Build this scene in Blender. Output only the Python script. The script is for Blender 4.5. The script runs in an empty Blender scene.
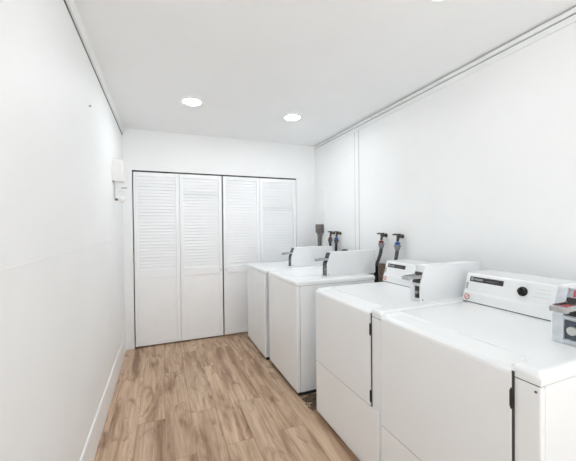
import bpy, bmesh, math, random
from mathutils import Vector, Matrix
random.seed(4)
S = bpy.context.scene
COL = S.collection
H = 1.4            # eye height; every measured z below is relative to the floor
CEIL = 2.553

# ------------------------------------------------------------------ materials
def mat(name, col, rough=0.5, metal=0.0, noise=0.0, nscale=8.0, bump=0.0, bscale=200.0, spec=0.5):
    m = bpy.data.materials.new(name); m.use_nodes = True
    nt = m.node_tree; b = nt.nodes['Principled BSDF']
    b.inputs['Roughness'].default_value = rough
    b.inputs['Metallic'].default_value = metal
    b.inputs['Specular IOR Level'].default_value = spec
    tc = nt.nodes.new('ShaderNodeTexCoord')
    n = nt.nodes.new('ShaderNodeTexNoise'); n.inputs['Scale'].default_value = nscale; n.inputs['Detail'].default_value = 4
    nt.links.new(tc.outputs['Object'], n.inputs['Vector'])
    r = nt.nodes.new('ShaderNodeValToRGB')
    a = [max(0, c*(1-noise)) for c in col]; z = [min(1, c*(1+noise)) for c in col]
    r.color_ramp.elements[0].color = (*a, 1); r.color_ramp.elements[0].position = .3
    r.color_ramp.elements[1].color = (*z, 1); r.color_ramp.elements[1].position = .7
    nt.links.new(n.outputs['Fac'], r.inputs['Fac']); nt.links.new(r.outputs['Color'], b.inputs['Base Color'])
    if bump:
        n2 = nt.nodes.new('ShaderNodeTexNoise'); n2.inputs['Scale'].default_value = bscale
        nt.links.new(tc.outputs['Object'], n2.inputs['Vector'])
        bp = nt.nodes.new('ShaderNodeBump'); bp.inputs['Strength'].default_value = bump; bp.inputs['Distance'].default_value = .002
        nt.links.new(n2.outputs['Fac'], bp.inputs['Height']); nt.links.new(bp.outputs['Normal'], b.inputs['Normal'])
    return m

def emit(name, col, st):
    m = bpy.data.materials.new(name); m.use_nodes = True
    b = m.node_tree.nodes['Principled BSDF']
    b.inputs['Base Color'].default_value = (.9, .9, .9, 1)
    b.inputs['Emission Color'].default_value = (*col, 1); b.inputs['Emission Strength'].default_value = st
    return m

M_wall = mat('wall_paint', (.872, .885, .889), .55, noise=.012, nscale=2.5, bump=.15, bscale=120)
M_ceil = mat('ceiling_paint', (.872, .885, .889), .7, noise=.01, nscale=2, bump=.12, bscale=150)
M_trim = mat('trim_paint', (.876,.89,.893), .4, noise=.01)
M_door = mat('door_paint', (.90,.915,.928), .42, noise=.012, nscale=4)
M_enamel = mat('white_enamel', (.868, .89, .902), .22, noise=.01, nscale=3)
M_panel = mat('white_powder_coat', (.85,.87,.882), .35, noise=.008)
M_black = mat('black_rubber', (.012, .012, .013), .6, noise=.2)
M_gap = mat('dark_gap_steel', (.05, .05, .052), .7, noise=.2)
M_dark = mat('charcoal_plastic', (.035, .033, .032), .4, noise=.2)
M_recess = mat('dark_blue_steel', (.085, .105, .135), .45, .2, noise=.2)
M_vault = mat('mid_grey_steel', (.30, .30, .31), .45, .4, noise=.15, nscale=40)
M_chrome = mat('worn_chrome', (.55, .55, .56), .28, 1.0, noise=.15, nscale=60)
M_steel = mat('blue_grey_steel', (.62, .66, .71), .38, .12, noise=.10, nscale=30)
M_greysteel = mat('dark_grey_steel', (.17, .17, .18), .45, .5, noise=.25, nscale=40)
M_hose = mat('grey_rubber_hose', (.10, .098, .10), .55, noise=.25, nscale=60)
M_hoseb = mat('black_rubber_hose', (.022, .020, .019), .5, noise=.3, nscale=60)
M_brass = mat('dull_brass', (.085, .075, .065), .45, .6, noise=.3, nscale=60)
M_rust = mat('rusty_iron', (.23, .165, .125), .8, .1, noise=.45, nscale=45, bump=.5)
M_red = mat('red_paint', (.20, .022, .028), .4, noise=.15, nscale=40)
M_redp = mat('red_print', (.55, .10, .12), .5, noise=.1)
M_blue = mat('blue_paint', (.03, .11, .38), .4, noise=.15, nscale=40)
M_taupe = mat('taupe_painted_steel', (.175, .150, .145), .6, noise=.1)
M_conduit = mat('grey_conduit', (.22, .215, .19), .5, .2, noise=.15, nscale=40)
M_print = mat('pale_print', (.62, .62, .60), .5, noise=.1)
M_gprint = mat('grey_print', (.40, .40, .40), .5, noise=.1)
M_dimprint = mat('dim_print', (.16, .16, .16), .5, noise=.1)
M_plastic = mat('white_plastic', (.80, .80, .79), .35, noise=.01)
M_reveal = mat('grey_shadow_gap', (.16, .16, .16), .8, noise=.1)
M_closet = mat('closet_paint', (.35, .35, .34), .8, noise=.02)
M_conc = mat('concrete', (.60, .60, .60), .85, noise=.12, nscale=6)
M_lens = emit('lamp_lens', (.948, .981, 1.01), 66.0)
M_lens_dim = emit('lamp_lens_dim', (.948, .981, 1.01), 21.0)

def floor_mat():
    m = bpy.data.materials.new('oak_vinyl_plank'); m.use_nodes = True
    nt = m.node_tree; N = nt.nodes; L = nt.links; b = N['Principled BSDF']
    tc = N.new('ShaderNodeTexCoord')
    sp = N.new('ShaderNodeSeparateXYZ'); L.new(tc.outputs['Object'], sp.inputs[0])
    cb = N.new('ShaderNodeCombineXYZ'); L.new(sp.outputs['Y'], cb.inputs['X']); L.new(sp.outputs['X'], cb.inputs['Y'])
    br = N.new('ShaderNodeTexBrick')
    br.inputs['Scale'].default_value = 1; br.inputs['Brick Width'].default_value = 1.22; br.inputs['Row Height'].default_value = .182
    br.inputs['Mortar Size'].default_value = .0014; br.inputs['Mortar Smooth'].default_value = .3
    br.offset = .37; br.offset_frequency = 2; br.inputs['Bias'].default_value = 0
    br.inputs['Color1'].default_value = (0, 0, 0, 1); br.inputs['Color2'].default_value = (1, 1, 1, 1); br.inputs['Mortar'].default_value = (.5, .5, .5, 1)
    L.new(cb.outputs[0], br.inputs['Vector'])
    # per plank random -> shift of the grain
    mul = N.new('ShaderNodeMath'); mul.operation = 'MULTIPLY'; mul.inputs[1].default_value = 37.0
    L.new(br.outputs['Color'], mul.inputs[0])
    def grain(sx, sy, det, dist, rough=.6, off=0):
        c = N.new('ShaderNodeCombineXYZ')
        mx = N.new('ShaderNodeMath'); mx.operation = 'MULTIPLY'; mx.inputs[1].default_value = sx; L.new(sp.outputs['X'], mx.inputs[0])
        my = N.new('ShaderNodeMath'); my.operation = 'MULTIPLY'; my.inputs[1].default_value = sy; L.new(sp.outputs['Y'], my.inputs[0])
        L.new(mx.outputs[0], c.inputs['X']); L.new(my.outputs[0], c.inputs['Y'])
        ad = N.new('ShaderNodeMath'); ad.operation = 'ADD'; ad.inputs[1].default_value = off; L.new(mul.outputs[0], ad.inputs[0]); L.new(ad.outputs[0], c.inputs['Z'])
        n = N.new('ShaderNodeTexNoise'); n.inputs['Scale'].default_value = 1; n.inputs['Detail'].default_value = det
        n.inputs['Roughness'].default_value = rough; n.inputs['Distortion'].default_value = dist
        L.new(c.outputs[0], n.inputs['Vector']); return n
    g1 = grain(8, .95, 4, 1.0)            # broad cloudy streaks
    g2 = grain(70, 2.6, 6, .6, .65, 5)    # fine grain
    g3 = grain(9, 2.6, 4, 1.8, .6, 9)   # knots / cathedral patches
    r1 = N.new('ShaderNodeValToRGB'); e = r1.color_ramp.elements
    e[0].position = .34; e[0].color = (.355, .222, .143, 1); e[1].position = .66; e[1].color = (.70, .535, .395, 1)
    e2 = e.new(.5); e2.color = (.585, .42, .295, 1)
    L.new(g1.outputs['Fac'], r1.inputs['Fac'])
    r2 = N.new('ShaderNodeValToRGB'); e = r2.color_ramp.elements
    e[0].position = .30; e[0].color = (.66, .62, .58, 1); e[1].position = .62; e[1].color = (1.04, 1.04, 1.04, 1)
    L.new(g2.outputs['Fac'], r2.inputs['Fac'])
    r3 = N.new('ShaderNodeValToRGB'); e = r3.color_ramp.elements
    e[0].position = .31; e[0].color = (.48, .40, .34, 1); e[1].position = .46; e[1].color = (1, 1, 1, 1)
    L.new(g3.outputs['Fac'], r3.inputs['Fac'])
    def mulc(a, c, f):
        x = N.new('ShaderNodeMix'); x.data_type = 'RGBA'; x.blend_type = 'MULTIPLY'; x.inputs[0].default_value = f
        L.new(a, x.inputs[6]); L.new(c, x.inputs[7]); return x.outputs[2]
    c = mulc(r1.outputs['Color'], r2.outputs['Color'], .8)
    c = mulc(c, r3.outputs['Color'], .75)
    rp = N.new('ShaderNodeValToRGB'); e = rp.color_ramp.elements
    e[0].color = (.92, .915, .91, 1); e[1].color = (1.05, 1.05, 1.05, 1)
    L.new(br.outputs['Color'], rp.inputs['Fac']); c = mulc(c, rp.outputs['Color'], 1)
    rs = N.new('ShaderNodeValToRGB'); e = rs.color_ramp.elements
    e[0].color = (1, 1, 1, 1); e[1].color = (.55, .50, .46, 1)
    L.new(br.outputs['Fac'], rs.inputs['Fac']); c = mulc(c, rs.outputs['Color'], 1)
    L.new(c, b.inputs['Base Color'])
    b.inputs['Roughness'].default_value = .5; b.inputs['Specular IOR Level'].default_value = .3
    bp = N.new('ShaderNodeBump'); bp.inputs['Strength'].default_value = .15; bp.inputs['Distance'].default_value = .001
    L.new(g2.outputs['Fac'], bp.inputs['Height']); L.new(bp.outputs['Normal'], b.inputs['Normal'])
    return m
M_floor = floor_mat()

# ------------------------------------------------------------------ helpers
def add_box(bm, x0, x1, y0, y1, z0, z1, bev=0, seg=2):
    r = bmesh.ops.create_cube(bm, size=1)
    v = r['verts']
    for p in v:
        p.co = Vector(((x0+x1)/2 + p.co.x*(x1-x0), (y0+y1)/2 + p.co.y*(y1-y0), (z0+z1)/2 + p.co.z*(z1-z0)))
    if bev:
        ed = list({e for p in v for e in p.link_edges})
        bmesh.ops.bevel(bm, geom=ed, offset=bev, segments=seg, profile=.5, affect='EDGES')
    return bm

def box(*a, **k):
    return add_box(bmesh.new(), *a, **k)

def add_cyl(bm, p0, p1, r, n=20, r2=None, bev=0):
    p0 = Vector(p0); p1 = Vector(p1); d = p1-p0
    q = d.to_track_quat('Z', 'Y').to_matrix().to_4x4()
    res = bmesh.ops.create_cone(bm, cap_ends=True, segments=n, radius1=r, radius2=r if r2 is None else r2, depth=d.length,
                          matrix=Matrix.Translation((p0+p1)/2) @ q)
    if bev:
        v = res['verts']
        caps = [f for f in {f for p in v for f in p.link_faces} if len(f.verts) > 4]
        ed = list({e for f in caps for e in f.edges})
        bmesh.ops.bevel(bm, geom=ed, offset=bev, segments=2, profile=.5, affect='EDGES')
    return bm

def add_sphere(bm, c, r, sx=1, sy=1, sz=1):
    bmesh.ops.create_uvsphere(bm, u_segments=20, v_segments=12, radius=r, matrix=Matrix.Translation(c) @ Matrix.Diagonal((sx, sy, sz, 1)))
    return bm

def add_prism(bm, prof, y0, y1, bev=0):
    """profile in (x,z) extruded along y"""
    a = [bm.verts.new((x, y0, z)) for x, z in prof]; b = [bm.verts.new((x, y1, z)) for x, z in prof]
    n = len(prof)
    fs = [bm.faces.new(a), bm.faces.new(b[::-1])]
    for i in range(n):
        fs.append(bm.faces.new((a[i], b[i], b[(i+1) % n], a[(i+1) % n])))
    bmesh.ops.recalc_face_normals(bm, faces=fs)
    if bev:
        bmesh.ops.bevel(bm, geom=list({e for f in fs for e in f.edges}), offset=bev, segments=2, profile=.5, affect='EDGES')
    return bm

def catmull(pts, k=8):
    P = [Vector(p) for p in pts]; P = [P[0]*2-P[1]] + P + [P[-1]*2-P[-2]]
    out = []
    for i in range(1, len(P)-2):
        for j in range(k):
            t = j/k; a, b, c, d = P[i-1:i+3]
            out.append(.5*((2*b) + (c-a)*t + (2*a-5*b+4*c-d)*t*t + (3*b-a-3*c+d)*t**3))
    out.append(P[-2]); return out

def add_tube(bm, pts, r, n=12, smooth=True):
    path = catmull(pts) if smooth else [Vector(p) for p in pts]
    rings = []; nrm = None
    for i, p in enumerate(path):
        t = (path[min(i+1, len(path)-1)] - path[max(i-1, 0)]).normalized()
        if nrm is None:
            nrm = t.orthogonal().normalized()
        nrm = (nrm - t*nrm.dot(t)).normalized(); bn = t.cross(nrm)
        rings.append([bm.verts.new(p + (nrm*math.cos(2*math.pi*k/n) + bn*math.sin(2*math.pi*k/n))*r) for k in range(n)])
    for a, b in zip(rings, rings[1:]):
        for k in range(n):
            bm.faces.new((a[k], a[(k+1) % n], b[(k+1) % n], b[k]))
    bm.faces.new(rings[0][::-1]); bm.faces.new(rings[-1])
    return bm

def obj(name, bm, m, parent=None, smooth=True, loc=None):
    me = bpy.data.meshes.new(name)
    bmesh.ops.recalc_face_normals(bm, faces=bm.faces[:])
    bm.to_mesh(me); bm.free()
    if smooth:
        for p in me.polygons: p.use_smooth = True
        me.set_sharp_from_angle(angle=math.radians(38))
    me.materials.append(m)
    o = bpy.data.objects.new(name, me); COL.objects.link(o)
    if smooth and name != 'top':
        wn = o.modifiers.new('WeightedNormal', 'WEIGHTED_NORMAL'); wn.keep_sharp = True
    if parent: o.parent = parent
    if loc: o.location = loc
    return o

def struct(name, bm, m, smooth=False):
    o = obj(name, bm, m, None, smooth); o['kind'] = 'structure'; return o

def tag(o, label, cat, group=None):
    o['label'] = label; o['category'] = cat
    if group: o['group'] = group
    return o

def thing(name, label, cat, loc, group=None):
    o = bpy.data.objects.new(name, None); COL.objects.link(o); o.location = loc
    o.empty_display_size = .1
    return tag(o, label, cat, group)

def copy_tree(o, parent=None):
    c = o.copy(); COL.objects.link(c)
    if parent: c.parent = parent
    for ch in list(o.children):
        copy_tree(ch, c)
    return c

# ------------------------------------------------------------------ room shell
XL, XR, YB, YF = -.413, 2.05, 4.0, -1.15
struct('floor', box(XL-.1, XR+.1, YF-.1, YB+.75, -.1, 0), M_floor)
struct('ceiling', box(XL-.1, XR+.1, YF-.1, YB+.75, CEIL, CEIL+.1), M_ceil)
struct('wall_left', box(XL-.1, XL, YF-.1, YB+.75, 0, CEIL), M_wall)
struct('wall_right', box(XR, XR+.1, YF-.1, YB+.75, 0, CEIL), M_wall)
# back wall with the closet opening
OX0, OX1, OZ = -.318, 1.750, 2.076
b = bmesh.new()
add_box(b, XL, OX0, YB, YB+.1, 0, CEIL); add_box(b, OX1, XR, YB, YB+.1, 0, CEIL); add_box(b, OX0, OX1, YB, YB+.1, OZ, CEIL)
struct('wall_back', b, M_wall)
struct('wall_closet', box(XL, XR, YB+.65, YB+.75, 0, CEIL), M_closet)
# rear wall behind the camera with the open entrance that lets the daylight in
b = bmesh.new()
add_box(b, XL, -.15, YF-.1, YF, 0, CEIL); add_box(b, 1.75, XR, YF-.1, YF, 0, CEIL); add_box(b, -.15, 1.75, YF-.1, YF, 2.2, CEIL)
struct('wall_rear', b, M_wall)
g = struct('ground', box(-8, 10, -14, YF-.1, -.12, -.02), M_conc)  # unseen ground outside, added to bounce daylight into the room

# ceiling trims
b = bmesh.new()
add_box(b, XR-.022, XR, YF, YB, CEIL-.036, CEIL-.010, .004)
add_box(b, XR-.010, XR, YF, YB, CEIL-.080, CEIL-.042, .003)
struct('trim_1', b, M_trim, True)
b = bmesh.new()
add_box(b, XL, XL+.016, YF, YB, CEIL-.078, CEIL, .003)
struct('trim_2', b, M_trim, True)
# grey strips painted as the shadow gaps along the trims
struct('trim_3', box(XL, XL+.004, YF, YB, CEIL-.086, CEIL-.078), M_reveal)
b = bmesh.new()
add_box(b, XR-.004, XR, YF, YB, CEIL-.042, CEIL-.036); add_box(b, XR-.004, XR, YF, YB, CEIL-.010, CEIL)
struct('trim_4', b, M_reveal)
# batten over the joint of the right wall boards
b = bmesh.new(); add_box(b, XR-.004, XR, 2.934, 3.000, 0, CEIL-.080, .001)
struct('trim_5', b, M_trim, True)
b = bmesh.new()
for y in (2.925, 3.000): add_box(b, XR-.003, XR, y, y+.009, 0, CEIL-.080)
struct('trim_8', b, mat('light_caulk', (.58, .58, .57), .8))
# joint strip of the left wall boards
b = bmesh.new(); add_box(b, XL, XL+.0024, YF, YB, 1.284, 1.292, .0008)
struct('trim_6', b, M_wall, True)
b = bmesh.new()
add_prism(b, [(XL, 0), (XL+.009, 0), (XL+.009, .190), (XL+.005, .203), (XL, .206)], YF, YB)
struct('baseboard_left', b, M_trim, False)
b = bmesh.new(); add_box(b, XR-.014, XR, YF, YB, 0, .10, .003)
struct('baseboard_right', b, M_trim, True)
struct('trim_7', box(OX0, OX1, YB+.006, YB+.05, OZ-.014, OZ), M_gap)      # door track

# ------------------------------------------------------------------ louvered bifold doors
def leaf(parent, x0, x1, loose=()):
    y0, y1 = YB+.004, YB+.034
    zb, zt = .016, OZ-.018
    zr0, zr1 = .812, .905         # middle rail
    st = .042
    b = bmesh.new()
    add_box(b, x0, x0+st, y0, y1, zb, zt, .003); add_box(b, x1-st, x1, y0, y1, zb, zt, .003)
    add_box(b, x0+st, x1-st, y0, y1, zt-.05, zt, .003)
    add_box(b, x0+st, x1-st, y0, y1, zr0, zr1, .003)
    add_box(b, x0+st, x1-st, y0, y1, zb, zb+.05, .003)
    f = obj('leaf', b, M_door, parent)
    b = bmesh.new(); add_box(b, x0+st, x1-st, y0+.009, y1-.006, zb+.05, zr0)
    obj('lower_panel', b, M_door, f)
    b = bmesh.new()
    n = 29; z0 = zr1; z1 = zt-.05; pitch = (z1-z0)/n
    for i in range(n):
        zc = z0 + (i+.5)*pitch
        ang = math.radians(20 if i not in loose else 32)
        hw = .0235
        r = bmesh.ops.create_cube(b, size=1)
        for v in r['verts']:
            p = Vector((v.co.x*(x1-x0-2*st), v.co.y*.006, v.co.z*2*hw))
            p = Matrix.Rotation(-ang, 3, 'X') @ p
            v.co = Vector(((x0+x1)/2, (y0+y1)/2+.001, zc)) + p
    obj('louver_slats', b, M_door, f, False)
    return f
def knob(parent, x, z):
    b = bmesh.new(); add_cyl(b, (x, YB+.004, z), (x, YB-.012, z), .006, 12); add_sphere(b, (x, YB-.018, z), .014, 1, .7, 1)
    return obj('knob', b, M_plastic, parent)
d1 = thing('door_1', 'left pair of white louvered bifold closet doors', 'closet door', (OX0, YB+.02, 0)); d1['kind'] = 'structure'
d2 = thing('door_2', 'right pair of white louvered bifold closet doors, partly behind washing machine', 'closet door', (.72, YB+.02, 0)); d2['kind'] = 'structure'
xs = [OX0+.012, .196, .199, .710, .726, 1.213, 1.216, OX1-.006]
def rel(parent, o): o.location = -Vector(parent.location)
l1 = leaf(d1, xs[0], xs[1]); rel(d1, l1)
l2 = leaf(d1, xs[2], xs[3], (24, 23)); rel(d1, l2)
l3 = leaf(d2, xs[4], xs[5]); rel(d2, l3)
l4 = leaf(d2, xs[6], xs[7], (19, 20)); rel(d2, l4)
knob(l2, xs[3]-.022, .868); knob(l3, xs[4]+.022, .868)

# ------------------------------------------------------------------ machines
def place(bm, dx, dy):
    bmesh.ops.translate(bm, verts=bm.verts[:], vec=(dx, dy, 0)); return bm

def machine_top(D, W, zs, zt, recess=None):
    """rounded sheet-steel top; optional shallow slope above the front door (recess = y range, depth, run)"""
    bm = bmesh.new(); R = .020
    def samples(L, extra=()):
        s = [0]
        for k in range(1, 6): s.append(R*(1-math.cos(math.pi/2*k/5)))
        s += [L*q for q in (.02, .04, .06, .075, .085, .095, .10, .105, .11, .115, .12, .13, .14, .16, .2, .3, .4, .5, .6, .7, .8, .86, .88, .90, .92, .94)] + list(extra)
        s += [.10*q for q in (1, .99, .98, .97, .955, .93)]
        for k in range(5, 0, -1): s.append(L-R*(1-math.cos(math.pi/2*k/5)))
        s.append(L); return sorted(set(s))
    X = samples(D); Y = samples(W)
    def edge(d): 
        d = max(0, min(d, R)); return R - math.sqrt(max(0, R*R-(R-d)**2))
    def sm(t): t = max(0, min(1, t)); return t*t*(3-2*t)
    grid = []
    for x in X:
        row = []
        for y in Y:
            e = min(R, math.hypot(edge(x), min(edge(y), R), ) if False else max(edge(x), 0)+max(edge(y), edge(W-y)))
            z = zt - min(e, R)
            if recess:
                (ya, yb), dep, run = recess
                c = .030*max(0, (x/run-.7)/.3)**2 if x < run else 0; f = sm((y-ya-c)/.022)*sm((yb-y)/.03)
                t = max(0, min(1, 1-x/run))
                z -= f*dep*(sm(t*14)*.30+.70*t)
            row.append(bm.verts.new((x, y, z)))
        grid.append(row)
    for i in range(len(X)-1):
        for j in range(len(Y)-1):
            bm.faces.new((grid[i][j], grid[i+1][j], grid[i+1][j+1], grid[i][j+1]))
    rim = [grid[i][0] for i in range(len(X))] + [grid[-1][j] for j in range(1, len(Y))] + \
          [grid[i][-1] for i in range(len(X)-2, -1, -1)] + [grid[0][j] for j in range(len(Y)-2, 0, -1)]
    low = [bm.verts.new((v.co.x, v.co.y, zs)) for v in rim]
    n = len(rim)
    for i in range(n):
        bm.faces.new((rim[i], rim[(i+1) % n], low[(i+1) % n], low[i]))
    bm.faces.new(low)
    return bm

def coin_box(root, dx, dy, a, zt, x0, front, big_lock, label=None, dark_front=False, w=.085, D=.86):
    """coin meter case standing on the near end of the console"""
    y0, y1 = a, a+w
    prof = [(x0, zt), (x0, zt+.108), (x0+.040, zt+.214), (D, zt+.217), (D, zt)]
    b = bmesh.new(); t = .004
    add_prism(b, prof, y0, y0+t); add_prism(b, prof, y1-t, y1)
    add_box(b, x0+.040, D, y0+t, y1-t, zt+.209, zt+.214)
    add_box(b, D-.004, D, y0+t, y1-t, zt, zt+.209)
    box_ = obj('coin_box', place(b, dx, dy), M_panel, root)
    b = bmesh.new(); q = .012
    fp = [(x0+q, zt+.001), (x0+q, zt+.108), (x0+.040+q, zt+.208), (x0+.12, zt+.208), (x0+.12, zt+.001)]
    add_prism(b, fp, y0+t, y1-t)
    obj('front_plate', place(b, dx, dy), front, box_, False)
    b = bmesh.new()    # frame round the openings
    bw = .010 if dark_front else .036 if label else .028
    uw = .034 if label else .010
    for yy, ww in ((y0+t, .006), (y1-t-bw, bw)):
        add_prism(b, [(x0+.001, zt+.001), (x0+.001, zt+.106), (x0+.06, zt+.106), (x0+.06, zt+.001)], yy, yy+ww)
    for yy, ww in ((y0+t, .006), (y1-t-uw, uw)):
        add_prism(b, [(x0+.001, zt+.1065), (x0+.040, zt+.208), (x0+.06, zt+.208), (x0+.06, zt+.1065)], yy, yy+ww)
    add_box(b, x0+.002, x0+.03, y0+t+.006, y1-t-bw, zt+.002, zt+.018)
    add_box(b, x0+.003, x0+.03, y0+t+.006, y1-t-bw, zt+.098, zt+.107)
    obj('bezel', place(b, dx, dy), M_greysteel if dark_front else M_steel if label else M_panel, box_, False)
    ym = (y0+t+.006+y1-t-bw)/2; hw = (y1-y0-2*t-.006-bw)/2
    b = bmesh.new()
    add_box(b, x0+q-.003, x0+q, ym-hw, ym+hw, zt+.020, zt+.092, .001, 1)
    obj('vault_opening', place(b, dx, dy), M_vault if dark_front else M_recess if label else M_dark, box_)
    b = bmesh.new(); add_cyl(b, (x0+q-.001, ym, zt+.056), (x0-.004, ym, zt+.056), .016 if big_lock else .010, 20, bev=.002)
    lk = obj('lock', place(b, dx, dy), M_chrome if not big_lock else M_print, box_)
    if big_lock:
        pass
    # chute face (slanted) in black with the coin slide standing out of it
    b = bmesh.new()
    add_prism(b, [(x0+.006, zt+.112), (x0+.030, zt+.175), (x0+.06, zt+.175), (x0+.06, zt+.112)], y0+t+.006, y1-t-uw)
    obj('chute', place(b, dx, dy), M_dark, box_, False)
    b = bmesh.new(); zc = zt+.148
    add_box(b, x0-.075, x0+.05, ym-.024, ym+.024, zc-.008, zc+.006, .003)
    add_box(b, x0-.090, x0-.070, ym-.028, ym+.028, zc-.011, zc+.010, .004)
    add_box(b, x0-.070, x0+.02, ym-.027, ym-.021, zc-.006, zc+.014, .002)
    add_box(b, x0-.070, x0+.02, ym+.021, ym+.027, zc-.006, zc+.014, .002)
    sl = obj('coin_slide', place(b, dx, dy), M_chrome, box_)
    if label:
        b = bmesh.new()
        for k in range(4):
            add_box(b, x0-.064+k*.018, x0-.056+k*.018, ym-.016, ym+.012, zc+.006, zc+.0080)
        obj('price_marks', place(b, dx, dy), M_redp, box_, False)
        b = bmesh.new()
        add_prism(b, [(x0+.030, zt+.180), (x0+.0385, zt+.205), (x0+.06, zt+.205), (x0+.06, zt+.180)], ym-hw+.004, ym+hw*.4)
        obj('instruction_sticker', place(b, dx, dy), M_redp, box_, False)
    b = bmesh.new(); add_cyl(b, (x0+.016, y0, zt+.014), (x0+.016, y0-.002, zt+.014), .004, 10)
    obj('screw', place(b, dx, dy), M_greysteel, box_)
    return box_

def console(root, dx, dy, y0, y1, zt, xb, W_label, sticker=True, knob_y=None, D=.86, Dg=.86):
    prof = [(xb, zt+.004), (xb+.008, zt+.052), (xb+.016, zt+.066), (xb+.043, zt+.160), (xb+.055, zt+.168), (D, zt+.170), (D, zt+.004)]
    b = bmesh.new(); add_prism(b, prof, y0, y1, .0025)
    c = obj('console', place(b, dx, dy), M_enamel, root)
    b = bmesh.new(); add_box(b, xb+.004, Dg, y0+.002, y1-.002, zt, zt+.004)
    obj('console_gasket', place(b, dx, dy), M_gap, c)
    # helper on the slanted face: s = 0..1 from ridge to top edge
    P0 = Vector((xb+.016, 0, zt+.066)); P1 = Vector((xb+.043, 0, zt+.160)); nrm = Vector((-(P1.z-P0.z), 0, P1.x-P0.x)).normalized()
    def face(bm, ya, yb, s0, s1, t, off=0):
        a = P0.lerp(P1, s0)+nrm*off; bb = P0.lerp(P1, s1)+nrm*off
        add_prism(bm, [(a.x, a.z), (a.x+nrm.x*t, a.z+nrm.z*t), (bb.x+nrm.x*t, bb.z+nrm.z*t), (bb.x, bb.z)], ya, yb)
    b = bmesh.new(); face(b, y1-.222, y1-.026, .58, .88, .002)
    ls = obj('label_strip', place(b, dx, dy), M_dark, c, False)
    # unreadable pale lettering: an emblem, a word and a fainter line
    for ya, yb, sa, sb, mm in ((y1-.048, y1-.032, .64, .84, M_gprint), (y1-.108, y1-.054, .67, .79, M_gprint), (y1-.196, y1-.128, .68, .73, M_dimprint)):
        b = bmesh.new()
        if yb-ya < .03: face(b, ya, yb, sa, sb, .0004, .002)
        else:
            face(b, ya, yb, sa+.03, sa+.06, .0004, .002)
            y = yb
            while y > ya+.010:
                wd = random.uniform(.005, .009); face(b, max(ya, y-wd), y, sa, sb, .0004, .002); y -= wd+.0025
        obj('lettering', place(b, dx, dy), mm, ls, False)
    if knob_y is not None:
        pc = P0.lerp(P1, .50); pc = Vector((pc.x, knob_y, pc.z))
        b = bmesh.new(); add_cyl(b, pc, pc+nrm*.004, .024, 28); add_cyl(b, pc+nrm*.004, pc+nrm*.022, .019, 28, .016, bev=.002)
        q = pc+nrm*.023
        add_box(b, q.x-.004, q.x+.004, knob_y-.004, knob_y+.004, q.z-.016, q.z+.016, .002)
        k = obj('timer_knob', place(b, dx, dy), M_black, c)
        for i in range(3):
            b = bmesh.new(); face(b, knob_y-.125, knob_y-.045-.01*i, .34+.2*i, .36+.2*i, .0005)
            obj('dial_mark', place(b, dx, dy), M_print, c, False)
    if sticker:
        s0 = Vector((xb+.001, 0, zt+.010)); s1 = Vector((xb+.008, 0, zt+.050))
        b = bmesh.new(); add_prism(b, [(xb+.0010, zt+.010), (xb-.0002, zt+.0102), (xb+.0064, zt+.0502), (xb+.0076, zt+.050)], y1-.047, y1-.008)
        st = obj('sticker', place(b, dx, dy), M_panel, c, False)
        b = bmesh.new(); cc = Vector((xb+.0030, y1-.0275, zt+.030))
        ring = []
        for i in range(24):
            an = 2*math.pi*i/24
            ring.append(cc + Vector((math.sin(an)*.0024, math.cos(an)*.0145, math.sin(an)*.0145)))
        add_tube(b, ring+[ring[0]], .0025, 8, False)
        add_tube(b, [cc+Vector((.0015, -.010, .010)), cc+Vector((-.0015, .010, -.010))], .002, 8, False)
        obj('emblem', place(b, dx, dy), M_redp, st)
        b = bmesh.new()
        face(b, y1-.020, y1-.008, .10, .50, .0006)
        obj('rating_print', place(b, dx, dy), M_gprint, c, False)
    return c

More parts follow.
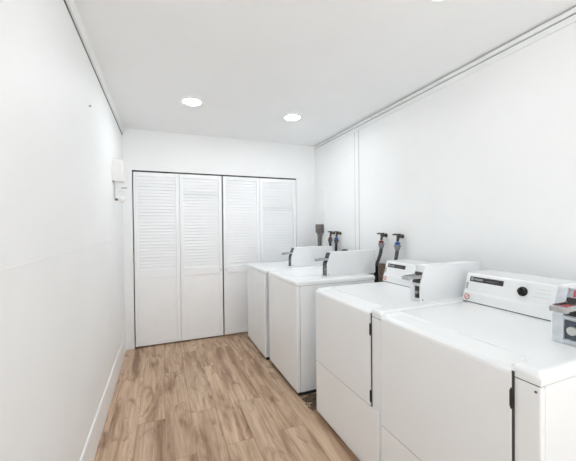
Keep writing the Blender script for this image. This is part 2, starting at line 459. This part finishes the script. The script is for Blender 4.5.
def make_dryer(label, loc, W, doorz, big, over, group=None):
    D, zs, zt, zb = .88, .900, .942, .016
    root = thing('tumble_dryer', label, 'dryer', (loc[0]+D/2, loc[1]+W/2, 0), group)
    dx, dy = -D/2, -W/2
    b = bmesh.new(); add_box(b, .030, D-.004, .003, W-.003, zb, zs-.004, .003)
    obj('cabinet', place(b, dx, dy), M_enamel, root)
    b = bmesh.new()
    add_box(b, 0, .027, 0, W, zb, zs-.004, .007, 3)
    obj('front_frame', place(b, dx, dy), M_enamel, root)
    obj('top', place(machine_top(D, W, zs, zt, ((.076, W-.006), .019, .10)), dx, dy), M_enamel, root)
    # dark joint under the top
    b = bmesh.new(); add_box(b, .003, D-.006, .004, W-.004, zs-.004, zs)
    obj('top_seam', place(b, dx, dy), M_gap, root)
    # side-hinged front door, its upper edge rolled back to meet the top
    b = bmesh.new()
    add_prism(b, [(-.012, doorz), (-.012, zt-.036), (-.0095, zt-.026), (-.002, zt-.0195), (.006, zt-.019), (.006, doorz)], .084, W-.004, .0012)
    dr = obj('door', place(b, dx, dy), M_enamel, root)
    b = bmesh.new(); add_box(b, -.0030, .0005, .0765, .084, doorz-.004, zt-.026)
    obj('door_gap', place(b, dx, dy), M_gap, root)
    b = bmesh.new(); add_box(b, -.0100, .0005, .084, W-.004, doorz-.005, doorz)
    obj('door_gap', place(b, dx, dy), M_gprint, root)
    b = bmesh.new(); add_box(b, -.012, .001, .010, W-.004, zb+.004, doorz-.005, .002)
    obj('lower_panel', place(b, dx, dy), M_enamel, root)
    for z in (zt-.085-.03, doorz+.055):
        b = bmesh.new(); add_cyl(b, (-.010, .081, z-.034), (-.010, .081, z+.034), .0034, 12); add_box(b, -.0130, -.004, .081, .0865, z-.028, z+.028, .0015)
        obj('hinge', place(b, dx, dy), M_black, dr)
    if big:
      b = bmesh.new(); add_cyl(b, (.0, .014, zs-.022), (-.002, .014, zs-.022), .004, 10)
      obj('screw', place(b, dx, dy), M_greysteel, root)
    b = bmesh.new(); add_box(b, .016, D-.02, .012, W-.012, .004, zb, .002); obj('shade_block', place(b, dx, dy), M_black, root)  # dark block standing in for the shade under the dryer
    a = .070
    coin_box(root, dx, dy, a-.020*big, zt, .345, M_steel if big else M_panel, big, 'x' if big else None, w=.085+.020*big)
    console(root, dx, dy, a+.087, W+over, zt, .615, 0, True, W-.305 if big else W-.375)
    for x in (.06, D-.06):
        for y in (.06, W-.06):
            b = bmesh.new(); add_cyl(b, (x, y, 0), (x, y, zb+.004), .022, 16); obj('leg', place(b, dx, dy), M_black, root)
    return root

def make_washer(label, loc, W, group=None):
    D, zs, zt, zb = .78, .914, .950, .034
    root = thing('washing_machine', label, 'washing machine', (loc[0]+D/2, loc[1]+W/2, 0), group)
    dx, dy = -D/2, -W/2
    b = bmesh.new(); add_box(b, .034, D-.004, .003, W-.003, zb, zs-.003, .003)
    obj('cabinet', place(b, dx, dy), M_enamel, root)
    b = bmesh.new(); add_box(b, 0, .031, 0, W, zb, zs-.003, .010, 4)
    obj('front_panel', place(b, dx, dy), M_enamel, root)
    b = bmesh.new(); add_box(b, .004, D-.006, .004, W-.004, zs-.003, zs)
    obj('top_seam', place(b, dx, dy), M_gap, root)
    obj('top', place(machine_top(D, W, zs, zt), dx, dy), M_enamel, root)
    b = bmesh.new(); add_box(b, .10, .40, .24, W-.06, zt-.002, zt+.0012, .0005)
    lid = obj('lid', place(b, dx, dy), M_enamel, root)
    a = .150
    b = bmesh.new(); add_box(b, .020, D-.02, .012, W-.012, .006, zb, .002); obj('shade_block', place(b, dx, dy), M_black, root)  # black block in place of the shadow under the washer
    coin_box(root, dx, dy, a, zt, .368, M_greysteel, False, None, True, D=.90)
    console(root, dx, dy, a+.087, W-.004, zt, .66, 0, False, None, D=.90, Dg=.75)
    for x in (.06, D-.06):
        for y in (.05, W-.05):
            b = bmesh.new(); add_cyl(b, (x, y, 0), (x, y, zb+.004), .020, 16); obj('leg', place(b, dx, dy), M_black, root)
    return root

make_dryer('white tumble dryer nearest the camera, with dial console and steel coin box', (1.07, .588), .742, .350, True, .018)
make_dryer('white tumble dryer between the nearest dryer and the washing machines', (1.07, 1.340), .742, .399, False, .004)
w2 = make_washer('white washing machine in front, its near side beside the brown dirt gap', (1.005, 2.315), .715)
w1 = copy_tree(w2); w1.location.y += .765; w1.location.x -= .030
w1['label'] = 'white washing machine at the far end of the row, by the closet doors'

# ------------------------------------------------------------------ plumbing on the right wall
def valve(label, y, z):
    t = thing('water_valve', label, 'water valve', (XR, y, z))
    b = bmesh.new(); add_cyl(b, (.004, 0, 0), (-.006, 0, 0), .020, 20, bev=.002)
    obj('escutcheon', b, M_brass, t)
    b = bmesh.new(); add_cyl(b, (-.004, 0, 0), (-.050, 0, 0), .013, 16); add_sphere(b, (-.050, 0, 0), .019)
    add_cyl(b, (-.050, 0, 0), (-.062, 0, -.045), .0125, 14)
    obj('body', b, M_brass, t)
    b = bmesh.new(); add_cyl(b, (-.050, 0, .010), (-.050, 0, .022), .007, 12)
    add_box(b, -.062, -.038, -.024, .058, .010, .026, .005); add_box(b, -.060, -.040, .045, .076, .012, .022, .004)
    obj('lever', b, M_dark, t)
    return t
def hose(label, y, z, pts, m, cm, r=.016, lower=None, far=False):
    t = thing('water_hose', label, 'hose', (XR, y, z))
    b = bmesh.new(); add_tube(b, pts, r, 12)
    obj('tube', b, m, t)
    if lower:
        b = bmesh.new(); add_tube(b, lower, .023, 14); obj('lower_tube', b, M_hoseb, t)
    p = Vector(pts[0]); d = (Vector(pts[1])-p).normalized()
    b = bmesh.new(); add_sphere(b, p+Vector((0, 0, -.002)), .022, 1, 1, 1.0)
    for k in range(7):
        an = 2*math.pi*k/7; add_sphere(b, p+Vector((math.cos(an)*.019, math.sin(an)*.019, .004)), .007)
    cp = obj('coupling', b, cm, t)
    b = bmesh.new(); add_cyl(b, p+d*.010, p+d*.030, .033, 16, .030, bev=.006); add_cyl(b, p+d*.028, p+d*.062, .028, 16, .018, bev=.004)
    obj('ferrule', b, M_hose if far else M_vault, cp)
    return t
ZV = H-.094
valve('dark brass water valve over the curved hose with red coupling, above the rusty pipe', 2.478, ZV)
hose('grey hose with red coupling and black lower end curving down to the rusty pipe', 2.478, ZV,
     [(-.062, 0, -.066), (-.064, -.004, -.115), (-.062, .018, -.19), (-.066, .055, -.27), (-.068, .066, -.31)], M_hose, M_red, lower=[(-.068, .062, -.295), (-.069, .070, -.36), (-.070, .066, -.45), (-.062, .06, -.60), (-.050, .06, -1.0), (-.050, .06, -1.30)])
valve('dark brass water valve over the grey hose with blue coupling, above a dryer console', 2.252, ZV-.005)
hose('grey hose with blue coupling hanging behind the dryer console', 2.252, ZV-.005,
     [(-.062, 0, -.066), (-.064, .0, -.115), (-.060, .016, -.18), (-.056, .03, -.24), (-.056, .03, -.36), (-.05, .03, -.9), (-.05, .03, -1.295)], M_hose, M_blue)
valve('far dark brass water valve with red coupling below it, next to the taupe electrical box', 3.475, ZV+.008)
hose('far dark hose with dull red coupling behind the washing machine consoles', 3.475, ZV+.008,
     [(-.062, 0, -.066), (-.064, .0, -.12), (-.058, .004, -.2), (-.056, .008, -.3), (-.05, .01, -.9), (-.05, .01, -1.265)], M_hoseb, M_red, far=True)
valve('far dark brass water valve over the blue coupling, behind the washing machines', 3.325, ZV+.008)
hose('far dark hose with dull blue coupling behind the washing machine consoles', 3.325, ZV+.008,
     [(-.062, 0, -.066), (-.064, .0, -.12), (-.060, .010, -.18), (-.056, .02, -.25), (-.05, .02, -.9), (-.05, .02, -1.265)], M_hoseb, M_blue, far=True)
b = bmesh.new(); add_tube(b, [(XR-.03, 3.20, .012), (XR-.03, 3.22, H-.60), (XR-.03, 3.25, H-.34), (XR-.03, 3.235, H-.296), (XR-.03, 3.20, H-.286), (XR-.03, 3.14, H-.284)], .011)
tag(obj('drain_hose', b, M_hoseb), 'short dark drain hose end lying level above the front washing machine coin box', 'hose')

t = thing('standpipe', 'rusty brown standpipe behind the front washing machine, beside the black hose end', 'pipe', (1.992, 2.478, 0))
b = bmesh.new(); add_cyl(b, (0, 0, 0), (0, 0, .985), .026, 20); obj('pipe', b, M_rust, t)
b = bmesh.new(); add_cyl(b, (0, 0, .955), (0, 0, 1.03), .036, 20, bev=.005); obj('collar', b, M_rust, t)

# electrical box + conduit in the far corner
t = thing('electrical_box', 'taupe electrical box with conduit on right wall in the far corner', 'electrical box', (XR, 3.825, H-.03))
b = bmesh.new(); add_box(b, -.055, 0, -.068, .068, -.058, .062, .004); obj('box_body', b, M_taupe, t)
b = bmesh.new(); add_box(b, -.060, -.055, -.066, .066, -.056, .060, .002); obj('cover', b, M_taupe, t)
b = bmesh.new(); add_cyl(b, (-.03, .01, -.09), (-.03, .01, -.056), .033, 18, bev=.003); add_cyl(b, (-.03, .01, -.75), (-.03, .01, -.08), .025, 16); obj('conduit', b, M_conduit, t)

# flush access panel
t = thing('access_panel', 'faint white flush access panel on right wall above the electrical box', 'access panel', (XR, 3.83, H+.345))
b = bmesh.new(); add_box(b, -.010, 0, -.135, .125, -.205, .205, .002); obj('frame', b, M_wall, t)
b = bmesh.new(); add_box(b, -.013, -.010, -.112, .102, -.182, .182, .001); obj('panel', b, M_wall, t)

# white utility box on the left wall
t = thing('utility_box', 'white utility box with pipe fittings on left wall near the closet', 'utility box', (XL, 3.26, H+.53))
b = bmesh.new(); add_box(b, -.004, .088, -.06, .06, -.10, .10, .006); obj('box_body', b, M_plastic, t)
b = bmesh.new(); add_cyl(b, (.022, 0, -.27), (.022, 0, -.098), .016, 16); add_cyl(b, (.022, 0, -.125), (.022, 0, -.100), .021, 16, bev=.003)
add_cyl(b, (.020, 0, -.175), (.10, 0, -.165), .012, 14); obj('pipe', b, M_plastic, t)
b = bmesh.new(); add_box(b, .066, .112, -.014, .014, -.158, -.148, .003); obj('lever', b, M_gprint, t)
b = bmesh.new(); add_sphere(b, (.062, 0, -.262), .030); add_cyl(b, (.02, 0, -.262), (.062, 0, -.262), .016, 14); obj('fitting', b, M_plastic, t)
b = bmesh.new(); add_cyl(b, (.026, -.016, -.262), (.026, -.034, -.262), .012, 14, bev=.002); obj('dark_cap', b, M_greysteel, t)
b = bmesh.new(); add_box(b, -.0, .014, -.062, -.056, -.112, -.092, .001); obj('strap_clip', b, M_gprint, t)

b = bmesh.new(); add_cyl(b, (XL-.006, 2.246, H+.76), (XL+.012, 2.246, H+.76), .0035, 10); add_cyl(b, (XL+.010, 2.246, H+.76), (XL+.013, 2.246, H+.76), .008, 12)
tag(obj('nail', b, M_gprint), 'small nail in the upper left wall', 'nail')

# debris in the gap beside the front washing machine
b = bmesh.new()
nx, ny = 36, 22; gr = []
for i in range(nx):
    row = []
    for j in range(ny):
        x = 1.035+.50*i/(nx-1); y = 2.105+.20*j/(ny-1)
        wob = .022*math.sin(y*55)+.014*math.sin(y*131+1)
        e = min(1, max(0, (x-1.045-wob)/.03))
        row.append(b.verts.new((x, y, -.002+e*(.006+random.uniform(0, .008)))))
    gr.append(row)
for i in range(nx-1):
    for j in range(ny-1): b.faces.new((gr[i][j], gr[i+1][j], gr[i+1][j+1], gr[i][j+1]))
for i in range(40):
    x = random.uniform(1.025, 1.12); y = random.uniform(2.11, 2.30); r = random.uniform(.003, .008)
    bmesh.ops.create_icosphere(b, subdivisions=1, radius=r, matrix=Matrix.Translation((x, y, r*.35)) @ Matrix.Rotation(random.uniform(0, 3), 4, 'Z') @ Matrix.Diagonal((1.4, 1, .5, 1)))
M_dirt = mat('dry_dirt', (.12, .088, .058), .95, noise=.5, nscale=70)
o = tag(obj('dirt', b, M_dirt, None, False), 'brown lint and dirt on floor in gap between washing machine and dryer', 'dirt'); o['kind'] = 'stuff'

# ------------------------------------------------------------------ recessed lamps
def downlight(label, x, y, first=[None]):
    if first[0] is None:
        t = thing('recessed_light', label, 'ceiling light', (x, y, CEIL), 'recessed ceiling lights')
        b = bmesh.new(); n = 40
        prof = [(.098, 0), (.096, -.005), (.080, -.007), (.076, -.002), (.076, 0)]
        rings = [[b.verts.new((r*math.cos(2*math.pi*k/n), r*math.sin(2*math.pi*k/n), z)) for k in range(n)] for r, z in prof]
        for q in range(len(rings)):
            A, B = rings[q], rings[(q+1) % len(rings)]
            for k in range(n): b.faces.new((A[k], A[(k+1) % n], B[(k+1) % n], B[k]))
        obj('trim_ring', b, M_trim, t)
        b = bmesh.new(); add_cyl(b, (0, 0, -.0005), (0, 0, -.0035), .0755, 40); obj('lens', b, M_lens, t)
        first[0] = t
    else:
        t = copy_tree(first[0]); t.location = (x, y, CEIL); t['label'] = label
        if y < 2:
            for ch in t.children:
                if ch.name.startswith('lens'): ch.data = ch.data.copy(); ch.data.materials[0] = M_lens_dim
    return t
downlight('round lit recessed ceiling light nearest the left wall, before the closet', .267, 2.965)
downlight('round lit recessed ceiling light above the far washing machines, near right wall', 1.285, 3.02)
downlight('recessed ceiling light at the photo top edge, above the dryers', 1.286, 1.115)
downlight('added recessed ceiling light out of view, for more room light', .267, 1.10)  # unseen fourth lamp, added to help light the room

# ------------------------------------------------------------------ daylight, camera
w = bpy.data.worlds.new('World'); S.world = w; w.use_nodes = True
bg = w.node_tree.nodes['Background']; bg.inputs['Color'].default_value = (.975, .99, 1.0, 1); bg.inputs['Strength'].default_value = 1.1
sun = bpy.data.lights.new('Sun', 'SUN'); sun.energy = 15.0; sun.angle = .01; sun.color = (1.0, .99, .975)  # added to light the ground outside; its bounce brightens the ceiling
so = bpy.data.objects.new('Sun', sun); COL.objects.link(so); so.location = (0, 3, 8); so.rotation_euler = (math.radians(-24), math.radians(8), 0)

cam = bpy.data.cameras.new('Camera'); co = bpy.data.objects.new('Camera', cam); COL.objects.link(co)
F = 310.32
cam.sensor_fit = 'HORIZONTAL'; cam.sensor_width = 36; cam.lens = F/576*36; cam.clip_start = .02
r = Vector((.92691381, -.37513712, -.01014588)); f = Vector((.37501908, .92694176, -.01181786)); u = Vector((.01383796, .00714924, .99987869))
co.matrix_world = Matrix(((r.x, u.x, -f.x, 0), (r.y, u.y, -f.y, 0), (r.z, u.z, -f.z, H), (0, 0, 0, 1)))
S.camera = co

S.view_settings.view_transform = 'Standard'; S.view_settings.look = 'None'
S.view_settings.gamma = 1; S.view_settings.exposure = 0.70; S.view_settings.use_curve_mapping = False
S.cycles.use_denoising = True
S.cycles.max_bounces = 16; S.cycles.diffuse_bounces = 12
